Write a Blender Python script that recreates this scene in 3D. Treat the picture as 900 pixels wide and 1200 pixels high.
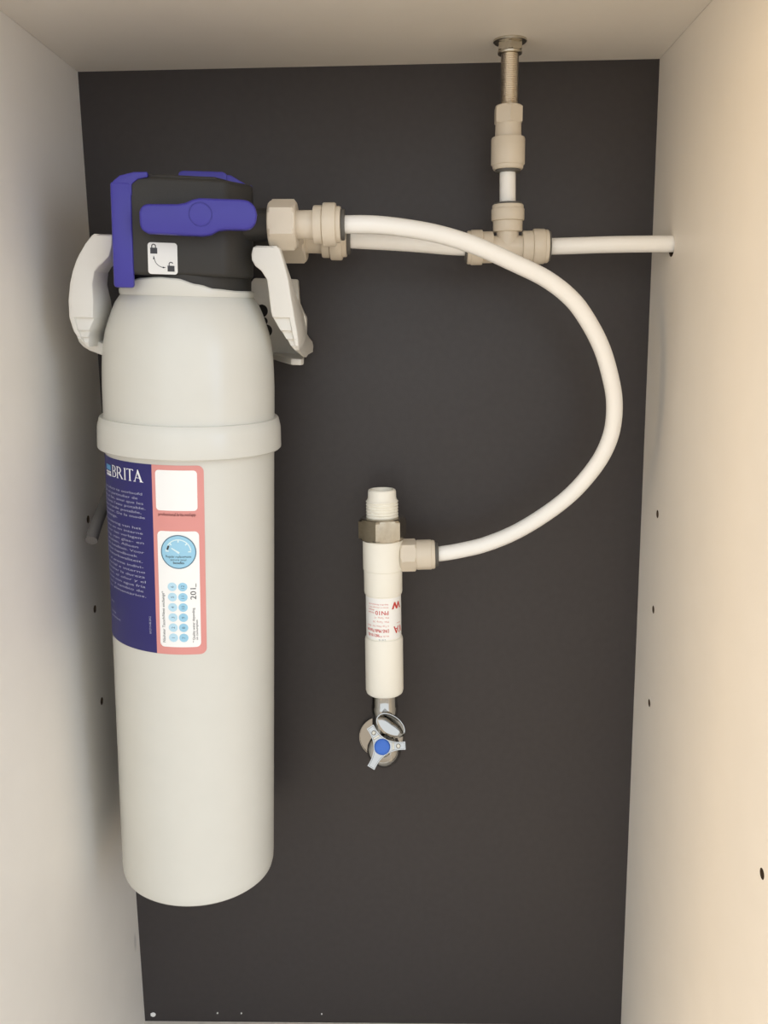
import bpy, bmesh, math, random
from math import sin, cos, pi, radians as rad
from mathutils import Matrix, Vector
random.seed(4)
for o in list(bpy.data.objects): bpy.data.objects.remove(o)
SC = bpy.context.scene; COL = SC.collection
W, H, DEPTH = .365, .6835, .285          # inside of the cabinet: width, height, depth (metres)

# ------------------------------------------------------------ camera, world, lights, exposure
cd = bpy.data.cameras.new('camera'); cam = bpy.data.objects.new('camera', cd); COL.objects.link(cam)
cd.sensor_fit = 'VERTICAL'; cd.sensor_height = 24; cd.lens = 1075.516 / 1200 * 24; cd.clip_start = .01
cam.matrix_world = Matrix(((.99953304, .00786037, .02952838, .20855), (.02752096, .18834149, -.98171792, -.61702),
                           (-.01327809, .98207215, .18803722, .51684), (0, 0, 0, 1)))
SC.camera = cam
SC.view_settings.view_transform = 'Standard'; SC.view_settings.look = 'None'
SC.view_settings.gamma = 1; SC.view_settings.use_curve_mapping = False
SC.view_settings.exposure = 0.0
wd = bpy.data.worlds.new('room_light'); SC.world = wd; wd.use_nodes = True
wd.node_tree.nodes['Background'].inputs[0].default_value = (.94, .976, 1, 1)
wd.node_tree.nodes['Background'].inputs[1].default_value = 1.55
def area(name, loc, target, sx, sy, energy, color):
    l = bpy.data.lights.new(name, 'AREA'); l.shape = 'RECTANGLE'; l.size = sx; l.size_y = sy; l.energy = energy; l.color = color
    o = bpy.data.objects.new(name, l); COL.objects.link(o); o.location = loc
    o.rotation_euler = (Vector(target) - Vector(loc)).to_track_quat('-Z', 'Y').to_euler(); return o
# the photograph shows two sources outside the frame: a warm lamp on the left (its glow on the right-hand board)
# and a cool window on the right (blue edge of the cartridge's shadow and the cool glint on its shoulder)
area('lamp_left_offscreen', (-1.7, -1.2, .75), (.2, 0, .35), .8, .7, 21, (1, .667, .287))
area('window_right_offscreen', (1.83, -1.70, .60), (.1, 0, .4), .5, 1.0, 4.2, (.40, .62, 1))

# ------------------------------------------------------------ helpers
def lin(r, g, b):
    f = lambda v: (v / 12.92 if v <= .04045 else ((v + .055) / 1.055) ** 2.4)
    return (f(r / 255), f(g / 255), f(b / 255))
def mat(name, rgb, rough=.45, metal=0, var=.03, nscale=60, bump=0, bscale=300, spec=.5, coat=0, sss=0, rvar=0):
    m = bpy.data.materials.new(name); m.use_nodes = True; nt = m.node_tree; b = nt.nodes['Principled BSDF']
    N, L = nt.nodes.new, nt.links.new
    tc = N('ShaderNodeTexCoord'); nz = N('ShaderNodeTexNoise'); nz.inputs['Scale'].default_value = nscale; nz.inputs['Detail'].default_value = 4
    L(tc.outputs['Object'], nz.inputs['Vector'])
    rp = N('ShaderNodeValToRGB'); c = lin(*rgb)
    rp.color_ramp.elements[0].position = .3; rp.color_ramp.elements[1].position = .7
    rp.color_ramp.elements[0].color = (*[v * (1 - var) for v in c], 1); rp.color_ramp.elements[1].color = (*[min(1, v * (1 + var)) for v in c], 1)
    L(nz.outputs['Fac'], rp.inputs['Fac']); L(rp.outputs['Color'], b.inputs['Base Color'])
    b.inputs['Roughness'].default_value = rough; b.inputs['Metallic'].default_value = metal
    b.inputs['Specular IOR Level'].default_value = spec; b.inputs['Coat Weight'].default_value = coat
    if sss:
        b.inputs['Subsurface Weight'].default_value = sss; b.inputs['Subsurface Radius'].default_value = (.004, .0035, .003); b.inputs['Subsurface Scale'].default_value = 1
    if bump:
        n2 = N('ShaderNodeTexNoise'); n2.inputs['Scale'].default_value = bscale; L(tc.outputs['Object'], n2.inputs['Vector'])
        bp = N('ShaderNodeBump'); bp.inputs['Strength'].default_value = bump; bp.inputs['Distance'].default_value = .0005
        L(n2.outputs['Fac'], bp.inputs['Height']); L(bp.outputs['Normal'], b.inputs['Normal'])
    if rvar:
        n3 = N('ShaderNodeTexNoise'); n3.inputs['Scale'].default_value = 9; n3.inputs['Detail'].default_value = 5; L(tc.outputs['Object'], n3.inputs['Vector'])
        mr = N('ShaderNodeMapRange'); mr.inputs['From Min'].default_value = .3; mr.inputs['From Max'].default_value = .7
        mr.inputs['To Min'].default_value = rough - rvar; mr.inputs['To Max'].default_value = rough + rvar
        L(n3.outputs['Fac'], mr.inputs['Value']); L(mr.outputs['Result'], b.inputs['Roughness'])
    return m
M = dict(
    melamine=mat('melamine_white', (238, 233, 225), .5, bump=.12, bscale=900, var=.012, nscale=30),
    chipboard=mat('raw_chipboard', (74, 58, 42), .8, var=.2, nscale=800),
    panel=mat('charcoal_panel', (61, 57, 57), .38, bump=.15, bscale=1400, var=.05, nscale=200, rvar=.06, spec=.36),
    floor=mat('kitchen_floor', (196, 180, 160), .6, var=.1, nscale=3),
    cartridge=mat('cartridge_plastic', (222, 221, 213), .26, var=.01),
    blackp=mat('black_plastic', (50, 48, 45), .6, bump=.2, bscale=1500, var=.04),
    bluep=mat('blue_plastic', (62, 56, 158), .42, var=.03),
    white_plastic=mat('bracket_plastic', (232, 229, 221), .38, var=.01),
    fitting=mat('fitting_acetal', (222, 211, 193), .36, var=.02),
    collet=mat('collet_grey', (92, 90, 86), .5),
    tube=mat('tube_polyethylene', (254, 253, 249), .3, var=.008),
    column=mat('column_polymer', (250, 247, 236), .36, var=.01),
    nickel=mat('nickel', (196, 189, 174), .27, 1, var=.05, nscale=400),
    steel=mat('steel_thread', (224, 214, 198), .28, 1, var=.04),
    chrome=mat('chrome', (176, 176, 174), .07, 1, var=.01),
    cap_blue=mat('cap_blue', (52, 108, 205), .35, var=.02),
    hose_grey=mat('hose_grey', (120, 116, 112), .4, var=.04),
    lab_blue=mat('label_navy', (40, 37, 108), .42, var=.02), lab_pink=mat('label_pink', (228, 154, 148), .36, var=.015),
    lab_white=mat('label_white', (254, 254, 252), .4, var=.005), ink_white=mat('ink_white', (188, 190, 212), .5),
    ink_bright=mat('ink_bright', (246, 247, 252), .5), ink_dark=mat('ink_dark', (60, 60, 64), .5), ink_brown=mat('ink_brown', (122, 66, 66), .5),
    ink_sky=mat('ink_sky', (160, 212, 238), .5), ink_pale=mat('ink_pale', (192, 228, 246), .5), ink_ice=mat('ink_ice', (226, 246, 250), .5),
    ink_logo=mat('ink_logo_blue', (92, 156, 206), .5), ink_slate=mat('ink_slate', (84, 118, 140), .5), ink_red=mat('ink_red', (204, 62, 54), .5),
    ink_rose=mat('ink_rose', (214, 126, 112), .5), sticker=mat('sticker_white', (240, 239, 235), .4, var=.005),
)
# faint scuff on the melamine, a mark with a shape of its own low on the left side near the back
def add_scuff(m, c, rx, rz):
    nt = m.node_tree; b = nt.nodes['Principled BSDF']; src = b.inputs['Base Color'].links[0].from_socket
    ge = nt.nodes.new('ShaderNodeNewGeometry'); mp = nt.nodes.new('ShaderNodeVectorMath'); mp.operation = 'SUBTRACT'; mp.inputs[1].default_value = c
    sc = nt.nodes.new('ShaderNodeVectorMath'); sc.operation = 'DIVIDE'; sc.inputs[1].default_value = (.01, rx, rz)
    ln = nt.nodes.new('ShaderNodeVectorMath'); ln.operation = 'LENGTH'
    mr = nt.nodes.new('ShaderNodeMapRange'); mr.inputs['From Min'].default_value = 1; mr.inputs['From Max'].default_value = .4; mr.inputs['To Max'].default_value = .35
    mx = nt.nodes.new('ShaderNodeMix'); mx.data_type = 'RGBA'; mx.inputs[7].default_value = (.25, .24, .23, 1)
    L = nt.links.new
    L(ge.outputs['Position'], mp.inputs[0]); L(mp.outputs[0], sc.inputs[0]); L(sc.outputs[0], ln.inputs[0]); L(ln.outputs['Value'], mr.inputs['Value'])
    L(mr.outputs[0], mx.inputs[0]); L(src, mx.inputs[6]); L(mx.outputs[2], b.inputs['Base Color'])
add_scuff(M['melamine'], (0, -.0095, .0748), .0035, .009)

def obj(name, vf, m, parent=None, smooth=True, angle=32, xf=None):
    v, f = vf; me = bpy.data.meshes.new(name)
    if xf is not None: v = [xf @ Vector(p) for p in v]
    me.from_pydata([tuple(p) for p in v], [], f); me.update()
    if smooth:
        me.polygons.foreach_set('use_smooth', [True] * len(me.polygons)); me.set_sharp_from_angle(angle=rad(angle))
    me.materials.append(M[m] if isinstance(m, str) else m)
    o = bpy.data.objects.new(name, me); COL.objects.link(o)
    if parent is not None: o.parent = parent
    return o
def tag(o, label, cat=None, group=None, kind=None):
    o['label'] = label
    if cat: o['category'] = cat
    if group: o['group'] = group
    if kind: o['kind'] = kind
    return o
def thing(name, label, cat, mw, group=None):
    o = bpy.data.objects.new(name, None); o.empty_display_size = .02; COL.objects.link(o)
    o.matrix_world = mw if isinstance(mw, Matrix) else Matrix.Translation(mw)
    return tag(o, label, cat, group)
def along(p, d, roll=0):          # frame at p whose Z runs along d
    return Matrix.Translation(p) @ Vector(d).to_track_quat('Z', 'Y').to_matrix().to_4x4() @ Matrix.Rotation(roll, 4, 'Z')
def join(*parts):
    V, F = [], []
    for v, f in parts:
        n = len(V); V += [tuple(p) for p in v]; F += [[i + n for i in q] for q in f]
    return V, F
def trans(vf, mt): return [tuple(mt @ Vector(p)) for p in vf[0]], vf[1]
def lathe(prof, seg=64, cap=(True, True)):      # prof: (r, z) in metres
    V, F = [], []
    for r, z in prof:
        V += [(r * cos(2 * pi * k / seg), r * sin(2 * pi * k / seg), z) for k in range(seg)]
    for i in range(len(prof) - 1):
        for k in range(seg):
            a, b = i * seg + k, i * seg + (k + 1) % seg; F.append((a, b, b + seg, a + seg))
    if cap[0]: F.append(tuple(range(seg - 1, -1, -1)))
    if cap[1]: F.append(tuple((len(prof) - 1) * seg + k for k in range(seg)))
    return V, F
def mm(prof): return [(r / 1000, z / 1000) for r, z in prof]
def hexnut(R, z0, z1, ch=.0012, rin=0):          # chamfered hexagon: corners cut by a cone at both ends
    V, F = [], []; n = 36; apo = R * cos(pi / 6)
    def rr(a, lim):
        a = (a + pi / 6) % (pi / 3) - pi / 6; return min(apo / cos(a) if True else 0, lim)
    angs = [2 * pi * k / n for k in range(n)]
    rings = [(apo * .97, z0), (apo * 1.04, z0 + ch * .5), (R, z0 + ch * 1.4), (R, z1 - ch * 1.4), (apo * 1.04, z1 - ch * .5), (apo * .97, z1)]
    for lim, z in rings: V += [(rr(a, lim) * cos(a), rr(a, lim) * sin(a), z) for a in angs]
    for i in range(len(rings) - 1):
        for k in range(n): a, b = i * n + k, i * n + (k + 1) % n; F.append((a, b, b + n, a + n))
    F.append(tuple(range(n - 1, -1, -1))); F.append(tuple((len(rings) - 1) * n + k for k in range(n)))
    return V, F
def catmull(pts, sub=6):
    P = [Vector(p) for p in pts]; P = [2 * P[0] - P[1]] + P + [2 * P[-1] - P[-2]]; out = []
    for i in range(1, len(P) - 2):
        for k in range(sub):
            t = k / sub; a, b, c, d = P[i - 1:i + 3]
            out.append(.5 * (2 * b + (c - a) * t + (2 * a - 5 * b + 4 * c - d) * t * t + (3 * b - a - 3 * c + d) * t ** 3))
    return out + [P[-2]]
def tube(path, r, seg=24, hollow=0):
    V, F = [], []; n = len(path); up = None
    for i, p in enumerate(path):
        t = (path[min(i + 1, n - 1)] - path[max(i - 1, 0)]).normalized()
        if up is None: up = t.orthogonal().normalized()
        up = (up - t * up.dot(t)).normalized(); q = t.cross(up)
        V += [tuple(p + r * (cos(2 * pi * k / seg) * up + sin(2 * pi * k / seg) * q)) for k in range(seg)]
    for i in range(n - 1):
        for k in range(seg): a, b = i * seg + k, i * seg + (k + 1) % seg; F.append((a, b, b + seg, a + seg))
    F.append(tuple(range(seg - 1, -1, -1))); F.append(tuple((n - 1) * seg + k for k in range(seg)))
    return V, F
def box(x0, x1, y0, y1, z0, z1, bev=0, seg=2):
    return prism([(x0, y0), (x1, y0), (x1, y1), (x0, y1)], z0, z1, bev, seg)
def from_bm(bm):
    bm.verts.index_update(); r = [tuple(v.co) for v in bm.verts], [[v.index for v in f.verts] for f in bm.faces]; bm.free(); return r
def prism(poly, z0, z1, bev=0, seg=2, ang=25):   # poly (x, y) counter-clockwise, extruded along z
    bm = bmesh.new(); lo = [bm.verts.new((x, y, z0)) for x, y in poly]; hi = [bm.verts.new((x, y, z1)) for x, y in poly]; n = len(poly)
    bm.faces.new(lo[::-1]); bm.faces.new(hi)
    for k in range(n): bm.faces.new((lo[k], lo[(k + 1) % n], hi[(k + 1) % n], hi[k]))
    bmesh.ops.recalc_face_normals(bm, faces=bm.faces)
    if bev:
        es = [e for e in bm.edges if e.calc_face_angle(0) > rad(ang)]
        bmesh.ops.bevel(bm, geom=es, offset=bev, segments=seg, profile=.5, affect='EDGES', clamp_overlap=True)
    return from_bm(bm)
def loft(sections):                # rings with the same number of points, closed ends
    V, F = [], []; n = len(sections[0])
    for s in sections: V += s
    for i in range(len(sections) - 1):
        for k in range(n): a, b = i * n + k, i * n + (k + 1) % n; F.append((a, b, b + n, a + n))
    F.append(tuple(range(n - 1, -1, -1))); F.append(tuple((len(sections) - 1) * n + k for k in range(n)))
    return V, F
def cut(o, cutters, hm=None):               # real holes drilled through a board
    for vf in cutters:
        me = bpy.data.meshes.new('cutter'); me.from_pydata(vf[0], [], vf[1]); me.materials.append(M[hm] if hm else o.data.materials[0]); c = bpy.data.objects.new('cutter', me); COL.objects.link(c)
        md = o.modifiers.new('hole', 'BOOLEAN'); md.operation = 'DIFFERENCE'; md.solver = 'EXACT'; md.material_mode = 'TRANSFER'; md.object = c
        bpy.context.view_layer.update()
        new = bpy.data.meshes.new_from_object(o.evaluated_get(bpy.context.evaluated_depsgraph_get()))
        o.modifiers.clear(); o.data = new; bpy.data.objects.remove(c)
    return o

# flat print wrapped round a cylinder: label coordinates are s (arc, mm) and z (mm)
def wrap(R): return lambda s, z, off=0: ((R + off) * sin(s / 1000 / R), -(R + off) * cos(s / 1000 / R), z / 1000)
def panel(fn, s0, s1, z0, z1, off, rl=0, rr=0, step=1.2):
    ss = set([s0, s1]); n = max(2, int((s1 - s0) / step)); ss |= {s0 + (s1 - s0) * k / n for k in range(n + 1)}
    for k in range(1, 7):
        if rl: ss.add(s0 + rl * (1 - cos(k * pi / 12)))
        if rr: ss.add(s1 - rr * (1 - cos(k * pi / 12)))
    ss = sorted(ss); V, F = [], []
    for s in ss:
        d = 0
        if rl and s < s0 + rl: x = s0 + rl - s; d = rl - math.sqrt(max(0, rl * rl - x * x))
        if rr and s > s1 - rr: x = s - s1 + rr; d = rr - math.sqrt(max(0, rr * rr - x * x))
        V += [fn(s, z0 + d, off), fn(s, z1 - d, off)]
    for k in range(len(ss) - 1): F.append((2 * k, 2 * k + 2, 2 * k + 3, 2 * k + 1))
    return V, F
def disc(fn, cs, cz, r, off, r_in=0, n=32, a0=0, a1=360):
    V, F = [], []; m = max(1, int((r - r_in) / 1.2))
    for k in range(n + 1):
        a = rad(a0 + (a1 - a0) * k / n)
        for j in range(m + 1): q = r + (r_in - r) * j / m; V.append(fn(cs + q * cos(a), cz + q * sin(a), off))
    for k in range(n):
        for j in range(m): b = k * (m + 1) + j; F.append((b + 1, b, b + m + 1, b + m + 2))
    return V, F
def poly(fn, pts, off): return [fn(x, z, off) for x, z in pts], [tuple(range(len(pts)))]
def text2d(body):
    cu = bpy.data.curves.new('t', 'FONT'); cu.body = body; cu.size = 1; cu.resolution_u = 2
    o = bpy.data.objects.new('t', cu); COL.objects.link(o); bpy.context.view_layer.update()
    me = bpy.data.meshes.new_from_object(o.evaluated_get(bpy.context.evaluated_depsgraph_get()))
    v = [(p.co.x, p.co.y) for p in me.vertices]; f = [tuple(p.vertices) for p in me.polygons]
    bpy.data.objects.remove(o); bpy.data.curves.remove(cu); bpy.data.meshes.remove(me); return v, f
def text(fn, body, s, z, h, off, align='l', rot=0, width=None, bold=0):
    """h: height of the capitals in mm; (s, z): anchor on the baseline; rot in degrees; width: fit to this length"""
    v, f = text2d(body); x0 = min(p[0] for p in v); x1 = max(p[0] for p in v)
    ky = h / .69; kx = (width / (x1 - x0)) if width else ky
    sh = {'l': x0, 'r': x1, 'c': (x0 + x1) / 2}[align]; a = rad(rot); P = []
    for x, y in v:
        x, y = (x - sh) * kx, y * ky; P.append(fn(s + x * cos(a) - y * sin(a), z + x * sin(a) + y * cos(a), off))
    out = (P, f)
    if bold:
        Q = []
        for x, y in v:
            x, y = (x - sh) * kx + bold, y * ky; Q.append(fn(s + x * cos(a) - y * sin(a), z + x * sin(a) + y * cos(a), off + .00002))
        out = join(out, (Q, f))
    return out

# ------------------------------------------------------------ the cabinet
def struct(name, vf, m, **k): o = obj(name, vf, m, **k); o['kind'] = 'structure'; return o
T = .018
def peg(x0, x1, y, z, r=.0026): return trans(lathe([(r, 0), (r, x1 - x0)], 20), along((x0, y, z), (1, 0, 0)))
struct('wall_back', box(-T, W + T, 0, .012, -T, H + T), 'panel', smooth=False)
wl = struct('wall_left', box(-T, 0, -DEPTH, .0, -T, H + T), 'melamine', smooth=False)
wr = struct('wall_right', box(W, W + T, -DEPTH, .0, -T, H + T), 'melamine', smooth=False)
struct('floor', box(0, W, -DEPTH, 0, -T, 0, .0005), 'melamine', smooth=False)
cl = struct('ceiling', box(0, W, -DEPTH, 0, H, H + T, .0006), 'melamine', smooth=False)
cut(wl, [peg(-.012, .003, -.0412, z) for z in (.4032, .343, .2788)], 'chipboard')
cut(wr, [peg(W - .003, W + .012, -.040, z) for z in (.4036, .3405, .2763)] + [peg(W - .003, W + .012, -.2378, .2772)]
    + [peg(W - .003, W + .014, -.0455, .5672, .0061)], 'chipboard')
struct('floor', box(-2.6, 3.0, -4.2, .012, -.17, -.14), 'floor', smooth=False)          # kitchen floor in front of the cabinet

# ------------------------------------------------------------ water filter (axis leans slightly, as it hangs)
FM = Matrix(((.9991, 0, .0420, .0664), (.0017, .9992, -.0398, -.0663), (-.0419, .0398, .9983, .1756), (0, 0, 0, 1)))
R3 = FM.to_3x3(); R3 = Matrix([r for r in R3]).to_quaternion().to_matrix(); FM = Matrix.Translation(FM.translation) @ R3.to_4x4()
FI = FM.inverted()
fil = thing('water_filter', 'tall pale grey water filter cartridge with black and blue valve head', 'water filter', FM)
obj('cartridge', lathe(mm([(0.01, 0), (43, 0), (46.4, .8), (48.1, 2.4), (48.7, 5), (48.9, 9), (49, 60), (49.1, 150), (49.1, 285), (49.3, 298), (49.25, 315), (48.95, 325), (48.4, 333), (47.5, 340), (46.2, 346.3), (44.5, 351.5),
    (42.5, 357), (40.3, 361.8), (38, 365.2), (36.2, 367.2), (35, 368.2), (34, 368.6), (34, 373)]), 128), 'cartridge', fil)
obj('collar_ring', lathe(mm([(48.9, 279), (52.4, 279.2), (53.2, 280), (53.3, 281), (52.95, 291.5), (52.7, 293), (51.7, 297), (51.2, 297.6), (48.9, 297.8)]), 128), 'cartridge', fil)
def lip():
    V, F = [], []; n = 96
    key = [(-180, 369.6), (-75, 369.8), (-52, 370.6), (-40, 373.4), (-30, 375), (-10, 375.7), (4, 375.2), (22, 372.4), (36, 370.4), (60, 369.6), (180, 369.6)]
    def top(a):
        for (a0, z0), (a1, z1) in zip(key, key[1:]):
            if a0 <= a <= a1: t = (a - a0) / (a1 - a0); t = t * t * (3 - 2 * t); return z0 + (z1 - z0) * t
    for k in range(n):
        d = -180 + 360 * k / n; a = rad(d); zt = top(d)
        for r, z in ((34, 366), (37.6, 366), (38, 367.4), (38, zt - 1.0), (37.4, zt - .2), (36.6, zt), (34, zt)): V.append((r * sin(a) / 1000, -r * cos(a) / 1000, z / 1000))
    for k in range(n):
        for i in range(6): a, b = k * 7 + i, ((k + 1) % n) * 7 + i; F.append((a, b, b + 1, a + 1))
    return V, F
obj('neck_lip', lip(), 'cartridge', fil)
# head: designed facing -y, then turned 10 degrees about the cartridge axis
HT = Matrix.Rotation(rad(10), 4, 'Z')
def hd(vf): return trans(vf, HT)
def P2(*p): return [(x / 1000, y / 1000) for x, y in p]
head = join(prism(P2((-26, -36.8), (21, -36.8), (25, -34), (37, -18), (37.5, 20), (24, 35), (-22, 35), (-33, 22), (-33, -30), (-29, -36.5)), .3765, .4260, .0022, 3),
            lathe(mm([(35.6, 366), (36, 368), (36, 378)]), 64),
            prism(P2((-18, -34), (18, -34), (26, -18), (26, 20), (-18, 26), (-22, 10)), .424, .4275, .0015))
obj('head_body', hd(head), 'blackp', fil)
def xz(vf):   # prism drawn in (u, z) and extruded towards the viewer: (x, y, z) -> (x, z, y)
    return [(x, z, y) for x, y, z in vf[0]], [f[::-1] for f in vf[1]]
def blue_cover():
    side = prism(P2((-36, -38.2), (-25.4, -38.2), (-25.4, -34), (-31, -30), (-31, 22), (-36, 20)), .3695, .4225, .0016, 2)
    hook = xz(prism(P2((-36, 416), (-25.2, 416), (-25.2, 421.5), (-22, 424.2), (-17, 425.4), (-17, 428), (-24, 427.6), (-31, 425.6), (-34.6, 422.6)), -.0377, .012, .0006))
    return join(side, hook)
tag(obj('side_cover', hd(blue_cover()), 'bluep', fil), 'blue plastic cover on the flank of the head')
def top_cap():
    a = xz(prism(P2((-3, 424), (23, 424), (23, 431.4), (21, 432.6), (-1, 432.2), (-3, 431)), -.014, .02, .0008))
    b = xz(prism(P2((22, 424), (33.2, 424), (33.6, 426.6), (25, 431.2), (22, 431.2)), -.013, .02, .0008))
    c = prism(P2((34.2, -15), (36.6, -15), (36.6, 14), (34.2, 14)), .4165, .4262, .0007)
    return join(a, b, c)
tag(obj('top_cap', hd(top_cap()), 'bluep', fil), 'blue setting cap on top of the head')
lever_pts = P2((-20.4, 400.2), (-18.9, 397.8), (-16.5, 396.8), (11, 396.5), (15, 397.3), (19, 399.5), (23, 400.1), (33, 400.4), (36, 401.2), (38.2, 404), (38.8, 408), (37.6, 412.4), (34.5, 414.9), (31, 415.3), (9.5, 415.1), (6, 414.2), (2.5, 412.5), (-1.5, 411.7), (-17, 411.2), (-19.4, 409.8), (-20.6, 407))
lev = obj('lever', hd(join(xz(prism(lever_pts, -.0502, -.0400, .0022, 3)), trans(lathe(mm([(7, 0), (7, 14)]), 32), along((.0100, -.0355, .4068), (0, -1, 0)) @ Matrix.Translation((0, 0, -.002))))), 'bluep', fil)
tag(lev, 'blue locking lever')
obj('lever_button', hd(trans(lathe(mm([(6.25, -.6), (6.25, -.05), (6.05, .0), (5.75, 0), (5.65, -.1), (5.5, -.1), (5.4, .25), (5.1, .35)]), 48), along((.0100, -.0502, .4071), (0, -1, 0)))), 'bluep', lev)
# sticker with padlocks
def flat(u, z, off=0): p = HT @ Vector((u / 1000, -.0368 - .00015 - off, z / 1000)); return (p.x, p.y, p.z)
st = obj('sticker', panel(flat, -18.1, -2.9, 377, 393.1, .0001, 1.6, 1.6), 'sticker', fil, smooth=False)
tag(st, 'white sticker with closed and open padlock symbols')
def padlock(cu, cz, openlock):
    b = panel(flat, cu - 1.8, cu + 1.8, cz - 1.5, cz + 1.5, .0002); legl = panel(flat, cu - 1.2, cu - .72, cz + 1.4, cz + 2.3, .0002)
    if openlock: return join(b, legl, disc(flat, cu, cz + 2.3, 1.2, .0002, .72, 24, 20, 180))
    return join(b, legl, panel(flat, cu + .72, cu + 1.2, cz + 1.4, cz + 2.3, .0002), disc(flat, cu, cz + 2.3, 1.2, .0002, .72, 24, 0, 180))
obj('padlock_symbol', padlock(-15.0, 388.9, False), 'ink_dark', st, smooth=False)
obj('padlock_symbol', padlock(-6.3, 380.0, True), 'ink_dark', st, smooth=False)
def arrow():
    a = disc(flat, -9.7, 385.6, 5.3, .0002, 5.0, 20, 184, 266)
    b = poly(flat, [(-15.5, 384.6), (-14.6, 384.6), (-15.1, 386.5)], .0002); c = poly(flat, [(-10.6, 380.05), (-10.6, 380.95), (-8.9, 380.5)], .0002)
    return join(a, b, c)
obj('arrow_symbol', arrow(), 'ink_dark', st, smooth=False)
def port(p0, p1, r): return trans(lathe([(r, 0), (r, (Vector(p1) - Vector(p0)).length)], 32), FI @ along(p0, Vector(p1) - Vector(p0)))
obj('port', port((.108, -.095, .5780), (.1335, -.095, .5777), .0088), 'blackp', fil)
obj('port', port((.108, -.047, .5745), (.1335, -.047, .5743), .0088), 'blackp', fil)

# printed label on the cartridge
CR = .0492; cw = wrap(CR); dg = lambda a: rad(a) * CR * 1000
lab = obj('label', panel(cw, dg(-118), dg(-12.3), 167, 276.4, .00012), 'lab_blue', fil); tag(lab, 'navy blue and pink printed label wrapped round the cartridge')
obj('pink_panel', panel(cw, dg(-12.3), dg(20.9), 167, 276.4, .00012, 0, 3.6), 'lab_pink', lab)
obj('white_panel', panel(cw, dg(-9.9), dg(16.6), 251.1, 273.7, .00022, 2, 2), 'lab_white', lab)
obj('white_panel', panel(cw, dg(-9.6), dg(17.2), 171.5, 239.5, .00022, 2.6, 2.6), 'lab_white', lab)
O3 = .00034
obj('caption_text', text(cw, 'professional.brita.net/app', dg(-8.4), 248.2, 1.7, O3, width=dg(23.7), bold=.06), 'ink_brown', lab, smooth=False)
GS, GZ = dg(3.95), 227.7
obj('gauge_dial', join(disc(cw, GS, GZ, 9.3, .0003)), 'ink_sky', lab, smooth=False)
obj('gauge_rim', disc(cw, GS, GZ, 9.75, .00036, 9.2, 48), 'ink_slate', lab, smooth=False)
g = [disc(cw, GS, GZ + .2, 7.1, .00036, 6.5, 32, 5, 152), disc(cw, GS, GZ + .2, 7.1, .00036, 6.5, 6, 168, 180)]
for a in (0, 45, 90, 135, 178):
    g.append(poly(cw, [(GS + r * cos(rad(a)) - w * sin(rad(a)), GZ + .2 + r * sin(rad(a)) + w * cos(rad(a))) for r, w in ((5.3, -.35), (7, -.35), (7, .35), (5.3, .35))], .00037))
g.append(poly(cw, [(GS + r * cos(rad(147)) - w * sin(rad(147)), GZ - .3 + r * sin(rad(147)) + w * cos(rad(147))) for r, w in ((-.6, -.55), (4.6, -.3), (4.6, .3), (-.6, .55))], .00037))
obj('gauge_scale', join(*g), 'ink_ice', lab, smooth=False)
obj('gauge_mark', poly(cw, [(GS + r * cos(rad(160)) - w * sin(rad(160)), GZ + .2 + r * sin(rad(160)) + w * cos(rad(160))) for r, w in ((5.6, -1.2), (6.6, -1.3), (6.6, 1.2), (5.6, 1.1))], .00038), 'ink_dark', lab, smooth=False)
obj('gauge_text', join(text(cw, 'Regular replacements', GS, GZ - 3.3, 1.35, .00038, 'c', width=14), text(cw, 'secure your', GS, GZ - 5.1, 1.3, .00038, 'c'), text(cw, 'benefits', GS, GZ - 6.9, 1.35, .00038, 'c', bold=.08)), 'ink_dark', lab, smooth=False)
for k in range(12):
    cs = dg(-.6) if k < 6 else dg(6.15); cz = 177.2 + (k % 6) * 6.04
    dd = obj('month_dot', disc(cw, cs, cz, 2.55, .0003, 0, 24), 'ink_pale' if k < 6 else 'ink_sky', lab, smooth=False)
    obj('month_number', text(cw, str(k + 1), cs + .85, cz, 1.75, O3, 'c', 90), 'ink_slate', lab, smooth=False)
obj('exchange_text', text(cw, 'N\u00e4chster Tausch/Next exchange*', dg(-6.0), 174.2, 1.55, O3, 'l', 90, width=30.3), 'ink_dark', lab, smooth=False)
obj('year_text', join(text(cw, '201', dg(14.6), 200, 3.1, O3, 'l', 90, width=6.6), panel(cw, dg(14.5), dg(14.5) + .3, 207.2, 209.4, O3)), 'ink_dark', lab, smooth=False)
obj('footnote_text', join(text(cw, '* Quality water depending', dg(13.4), 174.4, 1.35, O3, 'l', 90, width=20.5), text(cw, 'on consumption', dg(15.4), 175.8, 1.3, O3, 'l', 90, width=12)), 'ink_dark', lab, smooth=False)
obj('code_text', text(cw, '1012719-08-2012', dg(-15.9), 178.4, 1.2, O3, 'l', 90, width=10.3), 'ink_white', lab, smooth=False)
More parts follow.
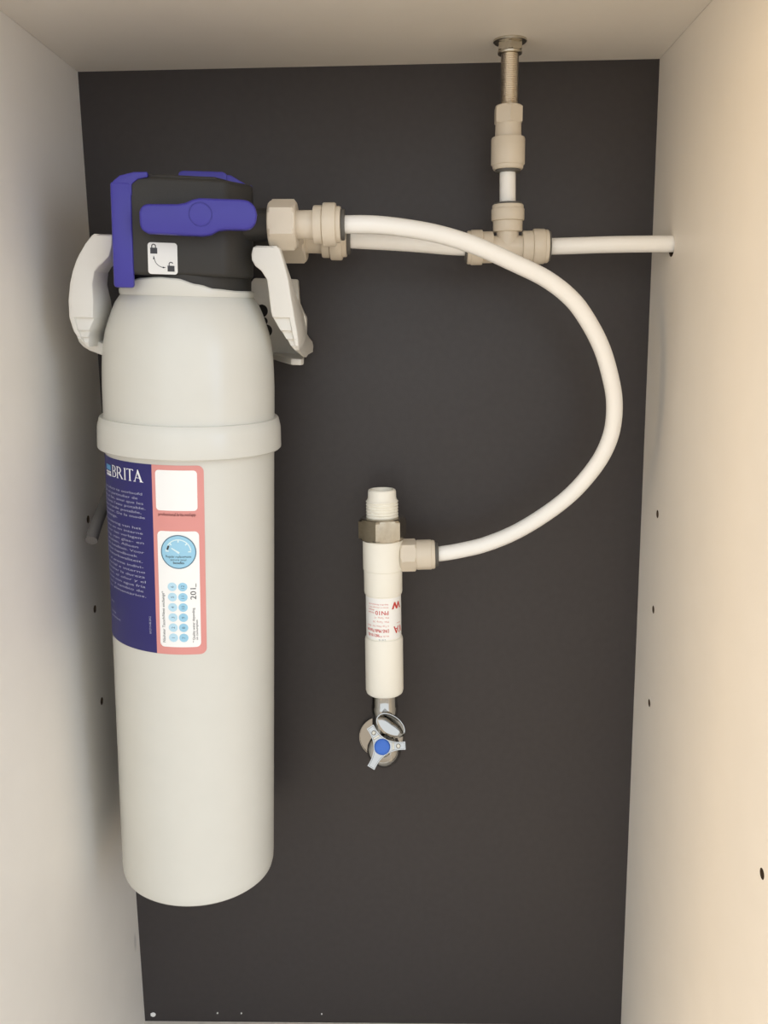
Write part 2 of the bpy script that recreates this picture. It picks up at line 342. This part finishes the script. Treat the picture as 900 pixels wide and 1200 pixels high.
par = [(259.2, 2.66, [(-19.6, 'het gefilterde product te oorloofd'), (-23.2, 'il est filtr\u00e9e. Un en particulier de'), (-18.9, 'la machine king et fac. ainsi que les'), (-17.4, 'd\u2019eau \u00e0 partir dans l\u2019eau potable.'),
        (-20.6, 'de l\u2019eau et eau froide potable,'), (-18, 'chauffer la mesurer. De la mode'), (-44, 'de rechange.')]),
       (239.5, 2.74, [(-21.2, 'voor de vermindering van het'), (-20, 'filter een aroma en en interne'), (-21.6, 'kan alsmede voor het verlagen'), (-19.5, 'de bewerking, van glas- en'), (-24, 'schone en smaken. Alleen'), (-19.5, 'filter verwisselt kwaliteit. Voor'), (-25, 'zie Nederlandse handboek'), (-20.8, 'aansluiting waterkwaliteit.')]),
       (217.1, 2.83, [(-20.3, 'Para mejorar el aroma indivi-'), (-19.2, 'dual del material e interno'), (-19.5, 'filtro para eliminar la dureza'), (-19, 'del carbonato, el olor y el'), (-19.4, 'sabor solamente con agua fr\u00eda'), (-21, 'potable en uso y cambio de'), (-19, 'en productos alimentarios.')])]
for z0, dz, lines in par:
    obj('paragraph_text', join(*[text(cw, t, dg(a), z0 - dz * i - .6, 1.4, O3, 'r', width=dg(a) - dg(-92 if a > -30 else -72)) for i, (a, t) in enumerate(lines)]), 'ink_white', lab, smooth=False)
obj('address_text', join(*[text(cw, t, dg(a), z, 1.4, O3, 'r', width=w) for a, z, t, w in ((-55, 189.5, 'brita', 5), (-52, 183.4, 'brita', 7), (-45, 180.6, 'www.brita.net', 14))]), 'ink_white', lab, smooth=False)
# logotype: narrow serif capitals
def serif():
    out = []; h = 6.7; zb = 265.9
    def r_(x0, x1, y0, y1, sl=0): out.append(poly(cw, [(x0 + sl * y0, zb + y0 * h), (x1 + sl * y0, zb + y0 * h), (x1 + sl * y1, zb + y1 * h), (x0 + sl * y1, zb + y1 * h)], O3))
    def q_(pts): out.append(poly(cw, [(x, zb + y * h) for x, y in pts], O3))
    def bow(x, y0, y1, w, t, n=12):     # right-hand bowl of B / R
        P = []; cy = (y0 + y1) / 2; hy = (y1 - y0) / 2
        for k in range(n):
            a0, a1 = -pi / 2 + pi * k / n, -pi / 2 + pi * (k + 1) / n
            f = lambda a, s: (x + (w - s * t) * cos(a), cy + (hy - s * .06) * sin(a))
            q_([f(a0, 0), f(a1, 0), f(a1, 1), f(a0, 1)])
    def stem(x, w=.95): r_(x, x + w, 0, 1); r_(x - .45, x + w + .45, 0, .045); r_(x - .45, x + w + .45, .955, 1)
    x = dg(-48.2); stem(x, .9); r_(x + .8, x + 1.9, 0, .05); r_(x + .8, x + 1.7, .95, 1); r_(x + .8, x + 1.8, .5, .55); bow(x + 1.6, .5, 1, 2.3, 1.0); bow(x + 1.7, 0, .55, 2.7, 1.05)
    x = dg(-42.1); stem(x, .95); r_(x + .8, x + 1.7, .95, 1); r_(x + .8, x + 1.7, .46, .51); bow(x + 1.6, .46, 1, 2.5, 1.0); q_([(x + 1.7, .48), (x + 4.3, 0), (x + 5.7, 0), (x + 2.9, .49)])
    x = dg(-34.2); stem(x, 1.0)
    x = dg(-29.6); r_(x, x + 1.0, 0, 1); r_(x - .5, x + 1.5, 0, .045); r_(x - 1.9, x + 2.9, .945, 1); q_([(x - 1.9, 1), (x - 2.1, .86), (x - 1.85, .86), (x - 1.2, .96)]); q_([(x + 2.9, 1), (x + 2.2, .96), (x + 2.85, .86), (x + 3.1, .86)])
    x = dg(-26.0); q_([(x + .5, 0), (x + 1.0, 0), (x + 3.3, .9), (x + 3.0, 1.03)]); q_([(x + 2.8, 1.03), (x + 3.3, 1.03), (x + 6.0, 0), (x + 4.7, 0), (x + 2.55, .86)]); r_(x + 1.5, x + 4.2, .31, .36); r_(x - .1, x + 1.6, 0, .045); r_(x + 4.1, x + 6.6, 0, .045)
    return join(*out)
obj('logo_lettering', serif(), 'ink_bright', lab, smooth=False)
obj('logo_mark', panel(cw, dg(-59.6), dg(-50.8), 269.0, 272.0, O3), 'ink_logo', lab, smooth=False)
obj('logo_mark_dots', join(*[panel(cw, dg(-59.4) + i * 1.95, dg(-59.4) + i * 1.95 + (1.5 + .22 * (1 - j)), 265.7 + j * 1.65, 265.7 + j * 1.65 + (1.35 if j == 0 else 1.1), O3) for i in range(4) for j in range(2)]), 'ink_bright', lab, smooth=False)

# ------------------------------------------------------------ wall bracket (same lean sideways as the filter)
bk = thing('wall_bracket', 'white plastic wall bracket with two curved arms clasping the filter head', 'bracket', FM)
def arm(st, base):   # stations: z, inner x, outer x, front y, back y (mm); finger grooves stop short of the outer edge
    secs = []
    for z, xi, xo, yf, y2 in st:
        s = 1 if xo > xi else -1; w = abs(xo - xi); c = min(1.2, w * .25); g = 0
        if z > 340.5 and yf > base + .8: g = yf - base; yf = base
        e0, e1 = min(3.2, w * .42), min(2.7, w * .36); xb = xo - s * .063 * (y2 - yf)
        ring = [(xi, y2), (xi, yf + g + c), (xi + s * c * .3, yf + g + c * .3), (xi + s * c, yf + g), (xo - s * e0, yf + g), (xo - s * e1, yf), (xo - s * c, yf), (xo - s * c * .3, yf + c * .3), (xo, yf + c), (xb, y2)]
        secs.append([(x / 1000, y / 1000, z / 1000) for x, y in (ring if s > 0 else ring[::-1])])
    return loft(secs)
LS = [(397.2, -34.2, -43.6, -26, -14), (396.4, -33.6, -45.0, -27.6, -13), (392, -33.8, -48.6, -28, -11), (386, -35.5, -52.4, -28, -9), (383, -38.4, -54, -28, -8), (380.5, -41.2, -55, -28, -7), (377.6, -43.8, -56.2, -28, -5), (371, -45.3, -58, -28, -3),
      (362, -45.2, -59.3, -28, 2), (353.2, -45.8, -59.3, -28, 6), (352.9, -45.9, -59.2, -25.9, 6), (352.2, -46, -59.1, -25.7, 7), (346.4, -48.2, -57.5, -28, 9), (346.0, -48.4, -57.3, -25.9, 9), (345.2, -48.7, -57, -25.6, 9), (342.6, -49.2, -55.6, -27.4, 10), (342.2, -49.3, -55.4, -25.3, 10), (341.4, -49.4, -54.9, -25.2, 10), (339.6, -49.6, -53.6, -26, 10), (337, -50, -51.6, -24, 10)]
RS = [(393.6, 43, 54.6, -24, -12), (392.6, 41.5, 56, -25, -11), (389, 40.6, 57.2, -25, -9), (386, 40.9, 58.2, -25, -8), (383, 42.7, 59, -25, -6), (380.5, 46, 59.8, -25, -3), (376, 49, 61, -25, 4), (369.5, 50, 62, -25, 20), (364, 50.6, 63, -25, 42),
      (359, 51.3, 64, -25, 60), (356.2, 52, 64.4, -25, 70), (355.9, 52.1, 64.5, -22.9, 73), (355.2, 52.4, 64.6, -22.7, 75), (349.2, 56.4, 65.8, -25, 75), (348.8, 56.6, 65.9, -22.9, 75), (348, 57.2, 66, -22.6, 75), (344.6, 59.6, 66.5, -24.6, 75), (344.2, 59.9, 66.5, -22.5, 75), (343.2, 60.6, 66.6, -22.4, 75), (341, 62, 66.7, -24, 75), (338.6, 64, 66.6, -22, 75), (336, 64.6, 66.4, -8, 75), (332, 64.4, 66, 20, 75)]
obj('arm', arm(LS, -28), 'white_plastic', bk, angle=28); obj('arm', arm(RS, -25), 'white_plastic', bk, angle=28)
plate_pts = P2((-55.5, 326.5), (55.8, 326.5), (60, 331.2), (60.2, 354.1), (58.5, 356.8), (55.6, 363.2), (54.3, 378.2), (26, 378.2), (23, 374), (21, 368), (-21, 368), (-23, 374), (-26, 378.2), (-54.3, 378.2), (-55.6, 363.2), (-58.5, 356.8), (-60.2, 354.1), (-60, 331.2))
bp = obj('back_plate', xz(prism(plate_pts, .0725, .0793, .0012)), 'white_plastic', bk, angle=28)
def cyl_y(x, z, r): return trans(lathe([(r, 0), (r, .04)], 24), Matrix.Translation((x / 1000, .060, z / 1000)) @ Matrix.Rotation(-pi / 2, 4, 'X'))
# keyhole slots through the plate (cut in the plate's own frame)
bp.parent = None; cut(bp, [cyl_y(sg * x, z, r) for sg in (1, -1) for x, z, r in ((30.8, 357.5, .0042), (32.3, 351.0, .0026), (33.9, 345.0, .0040))]); bp.parent = bk
obj('arm_foot', xz(prism(P2((-60, 346), (-62.0, 343), (-60.8, 338.8), (-58.2, 336), (-54.5, 334), (-47, 331.4), (-38, 330.3), (-38, 336.6), (-48, 338.6), (-52, 341)), -.010, .0755, .0006)), 'white_plastic', bk, angle=28)
obj('arm_foot', prism(P2((36, 75), (58.5, 75), (63.4, 30), (62.4, 26), (56, 26), (46, 50)), .3266, .3306, .001), 'white_plastic', bk, angle=28)

# grey rinse hose hanging down beside the cartridge
hp = catmull([(.052, -.0125, .5), (.034, -.0135, .462), (.019, -.022, .438), (.0135, -.041, .4175), (.0128, -.062, .405), (.0128, -.0735, .3965)], 8)
rh = tube(hp, .0037, 20); tag(obj('rinse_hose', rh, 'hose_grey'), 'thin grey hose end sticking out behind the tall filter cartridge', 'hose')

# ------------------------------------------------------------ fittings
def connector(name, label, p, d, roll, s=1.0, group=None, nutR=13.7, L0=0):
    t = thing(name, label, 'pipe fitting', along(p, d, roll), group)
    obj('hex_nut', hexnut(nutR / 1000, 0, .0152, .0012), 'fitting', t, angle=20)
    obj('body', lathe(mm([(7.6, 14.5), (7.6, 16.5), (7.8, 25)]), 40), 'fitting', t)
    obj('collar', lathe(mm([(7.5, 24.2), (9.9, 24.4), (10.2, 25), (10.2, 28.9), (9.7, 29.2), (9.7, 29.5), (11.3, 29.6), (11.6, 30.2), (11.6, 35.8), (11.2, 36.5), (9.7, 36.7), (9.7, 38.6), (9.3, 39.2), (5.5, 39.4)]), 48), 'fitting', t)
    obj('collet', lathe(mm([(5, 38.8), (8.0, 39), (8.3, 39.6), (8.3, 40.8), (8, 41.3), (5, 41.5)]), 40), 'collet', t)
    return t
dF = (.0412, 0, -.0006); dR = (.0412, 0, -.0010)
connector('push_fit_connector', 'beige plastic hex connector joining the filter head to the looping white hose', (.1322, -.095, .5777), dF, rad(-4))
connector('push_fit_connector', 'beige plastic hex connector half hidden behind the one carrying the looping hose', (.1322, -.047, .5745), dR, rad(-4))
tag(obj('water_hose', tube(catmull([(.160, -.0950, .5773), (.1735, -.0950, .5772), (.1903, -.0946, .5768), (.2089, -.0934, .5746), (.2277, -.0914, .5709), (.2467, -.0887, .5649), (.2660, -.0852, .5567), (.2858, -.0811, .5474), (.3011, -.0774, .5362),
    (.3118, -.0739, .5230), (.3208, -.0702, .5074), (.3272, -.0664, .4898), (.3303, -.0634, .4755), (.3302, -.0602, .4595), (.3259, -.0577, .4450), (.3180, -.0550, .4315), (.3073, -.0523, .4185), (.2931, -.0497, .4063), (.2749, -.0474, .3944), (.2563, -.0459, .3862), (.2401, -.0452, .3820), (.2259, -.0450, .3797), (.215, -.045, .3793)], 6), .00485, 28), 'tube'),
    'white plastic hose curving in one wide loop across the dark panel', 'hose')
tag(obj('water_tube', tube(catmull([(.160, -.047, .5740), (.174, -.047, .5736), (.2089, -.047, .5712), (.235, -.0462, .5688), (.252, -.045, .5684)], 6), .0048, 24), 'tube'),
    'white plastic tube running from the rear connector to the tee, behind the looping hose', 'tube')
TC = Vector((.2675, -.045, .5684))
tee = thing('tee_fitting', 'beige plastic tee fitting joining three white tubes', 'pipe fitting', TC)
def bar(r, a, b, d): return trans(lathe(mm([(r, a), (r, b)]), 32), along((0, 0, 0), d))
obj('body', join(bar(6.6, -10, 10, (1, 0, 0)), bar(6.6, 0, 11, (0, 0, 1))), 'fitting', tee)
for d, r in (((1, 0, 0), 1.0), ((-1, 0, 0), 1.0), ((0, 0, 1), .955)):
    a = along((0, 0, 0), d)
    obj('collar', trans(lathe(mm([(6.4, 8.6), (8.9 * r, 8.8), (9.2 * r, 9.4), (9.2 * r, 14.6), (8.9 * r, 14.9), (10.0 * r, 15.1), (10.25 * r, 15.6), (10.25 * r, 21.4), (10 * r, 21.9), (9.7 * r, 22.1), (9.7 * r, 23.6), (9.3 * r, 24.2), (5.2, 24.4)]), 48), a), 'fitting', tee)
    obj('collet', trans(lathe(mm([(5, 23.8), (8.6 * r, 24), (8.8 * r, 24.4), (8.7 * r, 25.3), (5, 25.6)]), 40), a), 'collet', tee)
tag(obj('water_tube', tube(catmull([(.288, -.045, .5684), (.300, -.045, .5684), (.325, -.0452, .5688), (.350, -.0455, .5688), (.372, -.0455, .5685)], 5), .00485, 24), 'tube'), 'white plastic tube running from the tee through the right cabinet side', 'tube')
tag(obj('water_tube', tube([Vector((.2674, -.045, .588)), Vector((.2672, -.045, .603)), Vector((.2670, -.045, .619))], .00475, 24), 'tube'), 'short upright white tube standing in the top of the tee', 'tube')
sc = thing('straight_connector', 'beige plastic straight connector under the threaded metal tail', 'pipe fitting', Matrix.Translation((.2672, -.045, .6120)))
obj('collet', lathe(mm([(5, -1.2), (7.2, -1), (7.4, -.2), (7.4, .6), (5, .8)]), 40), 'collet', sc)
obj('collar', lathe(mm([(5, .2), (8.4, .4), (9, 1.2), (9.1, 2.6), (9.7, 3), (9.9, 3.6), (9.9, 17.2), (9.5, 18.2), (7, 18.4)]), 48), 'fitting', sc)
obj('body', lathe(mm([(7.5, 17.8), (7.7, 18.5), (7.5, 26.5), (7, 26.8)]), 40), 'fitting', sc)
obj('hex_nut', trans(hexnut(.0088, .0256, .0358, .0007), Matrix.Rotation(rad(2), 4, 'Z')), 'fitting', sc, angle=20)
tt = thing('threaded_tail', 'shiny threaded metal tail with lock nut hanging from the cabinet top', 'threaded pipe', Matrix.Translation((.2677, -.0445, .6835)))
def thread(r0, r1, z0, z1, pitch):
    n = max(2, int((z1 - z0) / pitch)); p = (z1 - z0) / n; out = [(r0, z0)]
    for k in range(n): out += [(r1, z0 + p * (k + .35)), (r1, z0 + p * (k + .6)), (r0, z0 + p * (k + 1))]
    return out
obj('threaded_rod', lathe(mm(thread(4.75, 5.15, -39.5, .5, 1.0)), 40), 'steel', tt, angle=60)
obj('lock_nut', trans(hexnut(.0076, -.0062, -.0012, .0005), Matrix.Rotation(rad(-2), 4, 'Z')), 'nickel', tt, angle=20)
obj('nut_flange', lathe(mm([(5, -7.6), (6.9, -7.5), (7.1, -6.9), (7.1, -6.3), (5, -6.1)]), 40), 'nickel', tt)
obj('washer', lathe(mm([(5, -1.7), (8.9, -1.6), (9.6, -1.1), (9.7, -.4), (9.6, .2), (5, .3)]), 48), 'nickel', tt)

# ------------------------------------------------------------ safety valve column
cv = thing('valve_column', 'white plastic valve column with metal nut and red print', 'valve', Matrix.Translation((.1902, -.045, .2857)))
obj('lower_body', lathe(mm([(8, 0), (10.6, .2), (11.9, 1.2), (12.4, 3), (12.35, 37.8), (12, 39.2), (11.2, 39.6)]), 56), 'column', cv)
obj('middle_body', lathe(mm([(11.3, 38), (11.35, 69)]), 56), 'column', cv)
obj('upper_body', lathe(mm([(11.2, 68.2), (12, 68.6), (12.3, 70), (12.35, 84), (12.75, 84.6), (12.75, 104.5)]), 56), 'column', cv)
obj('union_nut', trans(hexnut(.0157, .1038, .1184, .0013), Matrix.Rotation(rad(-14), 4, 'Z')), 'nickel', cv, angle=20)
obj('threaded_end', lathe(mm([(9.6, 117)] + thread(9.45, 10.25, 118, 129.6, 1.75) + [(9.3, 130.4), (9.0, 131), (8.9, 134.8), (8.6, 135.8), (8.0, 136.3), (7.0, 136.3), (6.6, 135.6), (6.5, 122)]), 56), 'column', cv, angle=45)
vw = wrap(.01137)
vl = obj('label', panel(vw, -30, 30, 40.2, 67.6, .00006), 'lab_white', cv); tag(vl, 'white paper band with red print upside down')
def up(body, zpx, h, width=None, m='ink_red', s=3.4, bold=0):   # lettering that stands on its head
    z = (325.2 - 285.7) + (745 - zpx) * .575
    obj('print', text(vw, body, s, z + h / 2, h, .00012, 'l', 180, width, bold), m, vl, smooth=False)
up('Lot/ 12', 743.6, .9, 4.4, 'ink_slate', 1.4)
up('Art.-Nr. 99', 739.4, 1.2, 5.6, 'ink_rose', 3.6); up('98210-02', 738.6, 1.9, 9, 'ink_red', -2.4, .1)
up('DN5 Multi Patron', 733.2, 2.2, 15.5, 'ink_red', 3.7, .12); up('x Typ Filter Nr. 4210', 727.8, 1.1, 15.5, 'ink_rose', 3.7)
up('Max. Temp. 30', 722.8, 1.1, 10.5, 'ink_rose', 3.7); up('Min. Temp. +5', 718.0, 1.1, 9.4, 'ink_rose', 3.6)
up('PN10', 712.4, 2.7, 8.4, 'ink_red', 3.5, .12); up('Werkstoff', 712.6, 1.0, 5, 'ink_red', -5.8); up('Armatur', 709.4, 1.0, 5, 'ink_red', -5.8)
up('Einbau in Leitungen Nr. 4', 706.4, .9, 14, 'ink_rose', 3.4); up('Gepruft in Armaturen Nr.', 703.0, .9, 14, 'ink_red', 3.4)
up('W', 704.8, 4.8, 7.2, 'ink_red', 13.6, .7); up('VA', 733.2, 4.8, 8.2, 'ink_red', 15.4, .3); up('www', 726.0, .8, 4, 'ink_rose', 13.6)
c2 = thing('side_connector', 'beige plastic connector in the flank of the white valve column', 'pipe fitting', along((.2015, -.045, .3790), (.0244, 0, .0005), rad(-20)))
obj('hex_nut', hexnut(.0106, 0, .0104, .0008), 'fitting', c2, angle=20)
obj('collar', lathe(mm([(7, 10), (9.3, 10.3), (9.6, 11), (9.6, 19.4), (9.2, 20), (9.2, 21.2), (8.8, 22), (5, 22.3)]), 48), 'fitting', c2)
obj('collet', lathe(mm([(5, 21.8), (7.6, 22), (7.8, 22.5), (7.8, 23.6), (7.4, 24.2), (5, 24.4)]), 40), 'collet', c2)

# ------------------------------------------------------------ chrome angle valve under the column
av = thing('angle_valve', 'chrome angle valve with three-armed handle and blue centre cap', 'valve', Matrix.Translation((.1893, 0, .2455)))
FWR = Matrix(((1, 0, 0, 0), (0, 0, -1, 0), (0, 1, 0, 0), (0, 0, 0, 1)))   # x right, y up, z towards the viewer
obj('wall_rosette', trans(lathe(mm([(15.2, -.5), (15.6, .4), (15.6, 1.6), (15.1, 2.0), (14.4, 2.0), (10, 2.0), (8, 2.1)]), 64), Matrix.Translation((-.0035, 0, -.0105)) @ FWR), 'chrome', av)
obj('rosette_rim', trans(lathe(mm([(15.0, 1.6), (15.75, 1.7), (15.9, 2.1), (15.6, 2.5), (15.2, 2.5), (14.95, 1.9)]), 64, (False, False)), Matrix.Translation((-.0035, 0, -.0105)) @ FWR), 'chrome', av)
obj('supply_pipe', tube(catmull([(-.002, -.001, -.009), (-.001, -.018, -.006), (0, -.034, 0)], 6), .0075, 32), 'chrome', av)
TILT = Matrix.Translation((0, -.045, 0)) @ FWR @ Matrix.Rotation(rad(-27), 4, 'X')      # spindle axis, tipped up
obj('body', join(lathe(mm([(.01, -11.6), (5.5, -10.2), (9, -7.2), (11, -3), (11.4, 0), (11, 3.2), (9.4, 6.6), (7, 9.3)]), 48)), 'chrome', av, xf=Matrix.Translation((0, -.045, 0)))
obj('outlet', trans(lathe(mm([(8.4, 4), (8.4, 26), (8.9, 27), (8.9, 31.5), (8.4, 32.4), (8.4, 42)]), 48), Matrix.Translation((.0008, -.045, 0))), 'chrome', av)
obj('bonnet', trans(lathe(mm([(8.4, 2), (8.4, 16), (9.4, 17), (9.4, 24), (8, 25.5), (5.6, 26.5), (5, 28), (5, 41)]), 48), TILT), 'chrome', av)
HP = TILT @ Matrix.Translation((.0002, .0005, .0385))
def tri_handle():
    pts = []
    for k in range(3):
        a = rad(3 + 119 * k); tip = Vector((cos(a), sin(a))) * 14.4; n = Vector((-sin(a), cos(a)))
        pts += [tip - n * 2.5, tip + n * 2.5]
        b = a + rad(119 if k < 2 else 122); tip2 = Vector((cos(b), sin(b))) * 14.4; n2 = Vector((-sin(b), cos(b))); e = tip2 - n2 * 2.5; m = Vector((cos((a + b) / 2), sin((a + b) / 2))) * 5.3; q = tip + n * 2.5
        c = 2 * m - .5 * (q + e)
        for i in range(1, 12): t = i / 12; pts.append((1 - t) ** 2 * q + 2 * t * (1 - t) * c + t * t * e)
    return pts
hp_pts = [(p.x / 1000, p.y / 1000) for p in tri_handle()]
han = obj('handle', trans(join(prism(hp_pts, 0, .0062, .0004, 2, 30)), HP), 'chrome', av)
def rim(pts, w, z0, z1):       # raised bright lip that follows the outline
    n = len(pts); P = [Vector(p) for p in pts]; inn = []
    for i in range(n):
        d0 = (P[i] - P[i - 1]).normalized(); d1 = (P[(i + 1) % n] - P[i]).normalized(); t = (d0 + d1).normalized(); nr = Vector((-t.y, t.x)); inn.append(P[i] + nr * w / max(.5, nr.dot(Vector((-d0.y, d0.x)))))
    V = [(p.x, p.y, z) for z, R in ((z0, P), (z1, P), (z1, inn), (z0, inn)) for p in R]; F = []
    for k in range(4):
        for i in range(n): a, b = k * n + i, k * n + (i + 1) % n; c, d = ((k + 1) % 4) * n + i, ((k + 1) % 4) * n + (i + 1) % n; F.append((a, b, d, c))
    return V, F
obj('handle_rim', trans(rim(hp_pts, .00055, .0045, .0069), HP), 'chrome', han)
obj('blue_cap', trans(lathe(mm([(5.0, 6), (5.0, 6.9), (4.65, 7.1), (4.65, 8.0), (4.3, 8.5), (3.2, 8.9), (1.6, 9.1), (.01, 9.15)]), 40), HP), 'cap_blue', han)
for a in (3, 122):
    obj('stud', trans(lathe(mm([(1.4, 6), (1.4, 6.9), (1, 7.4), (.01, 7.6)]), 20), HP @ Matrix.Translation((.0100 * cos(rad(a)), .0100 * sin(rad(a)), 0))), 'nickel', han)
    obj('stud', trans(box(-.0006, .0006, -.0022, .0022, .006, .0074, .0003), HP @ Matrix.Rotation(rad(a), 4, 'Z') @ Matrix.Translation((.0068, 0, 0))), 'nickel', han)
# polished oval cap on the shoulder of the valve, between column and handle
OC = TILT @ Matrix.Translation((.0050, .0142, .0300)) @ Matrix.Rotation(rad(-33), 4, 'Z') @ Matrix.Rotation(rad(14), 4, 'X') @ Matrix.Diagonal((1.0, .64, 1, 1))
obj('oval_cap', trans(lathe(mm([(5, -17), (8.6, -9), (10.2, -1.6), (10.4, -.6), (10.2, 0), (9.6, .1), (9.2, -.2), (6.5, -1.0), (3, -1.6), (.01, -1.8)]), 48), OC), 'chrome', av)

# ------------------------------------------------------------ specks of paint at the foot of the back panel
def flake(p, r, label, group=None):
    pts = [(r * (1 + random.uniform(-.25, .25)) * cos(2 * pi * k / 7), r * (1 + random.uniform(-.25, .25)) * sin(2 * pi * k / 7)) for k in range(7)]
    o = obj('paint_fleck', trans(prism(pts, -.0001, .0008, .0002), Matrix.Translation(p) @ FWR), 'lab_white', smooth=False); tag(o, label, 'paint fleck', group); return o
flake((.007, 0, .0056), .0021, 'larger white paint fleck in the bottom corner of the dark panel')
flake((.0567, 0, .0075), .0007, 'tiny white paint fleck closest to the larger fleck in the panel corner')
flake((.0752, 0, .0075), .0006, 'tiny white paint fleck between two others along the foot of the dark panel')
flake((.137, 0, .0075), .0006, 'tiny white paint fleck on its own, farthest from the larger corner fleck')
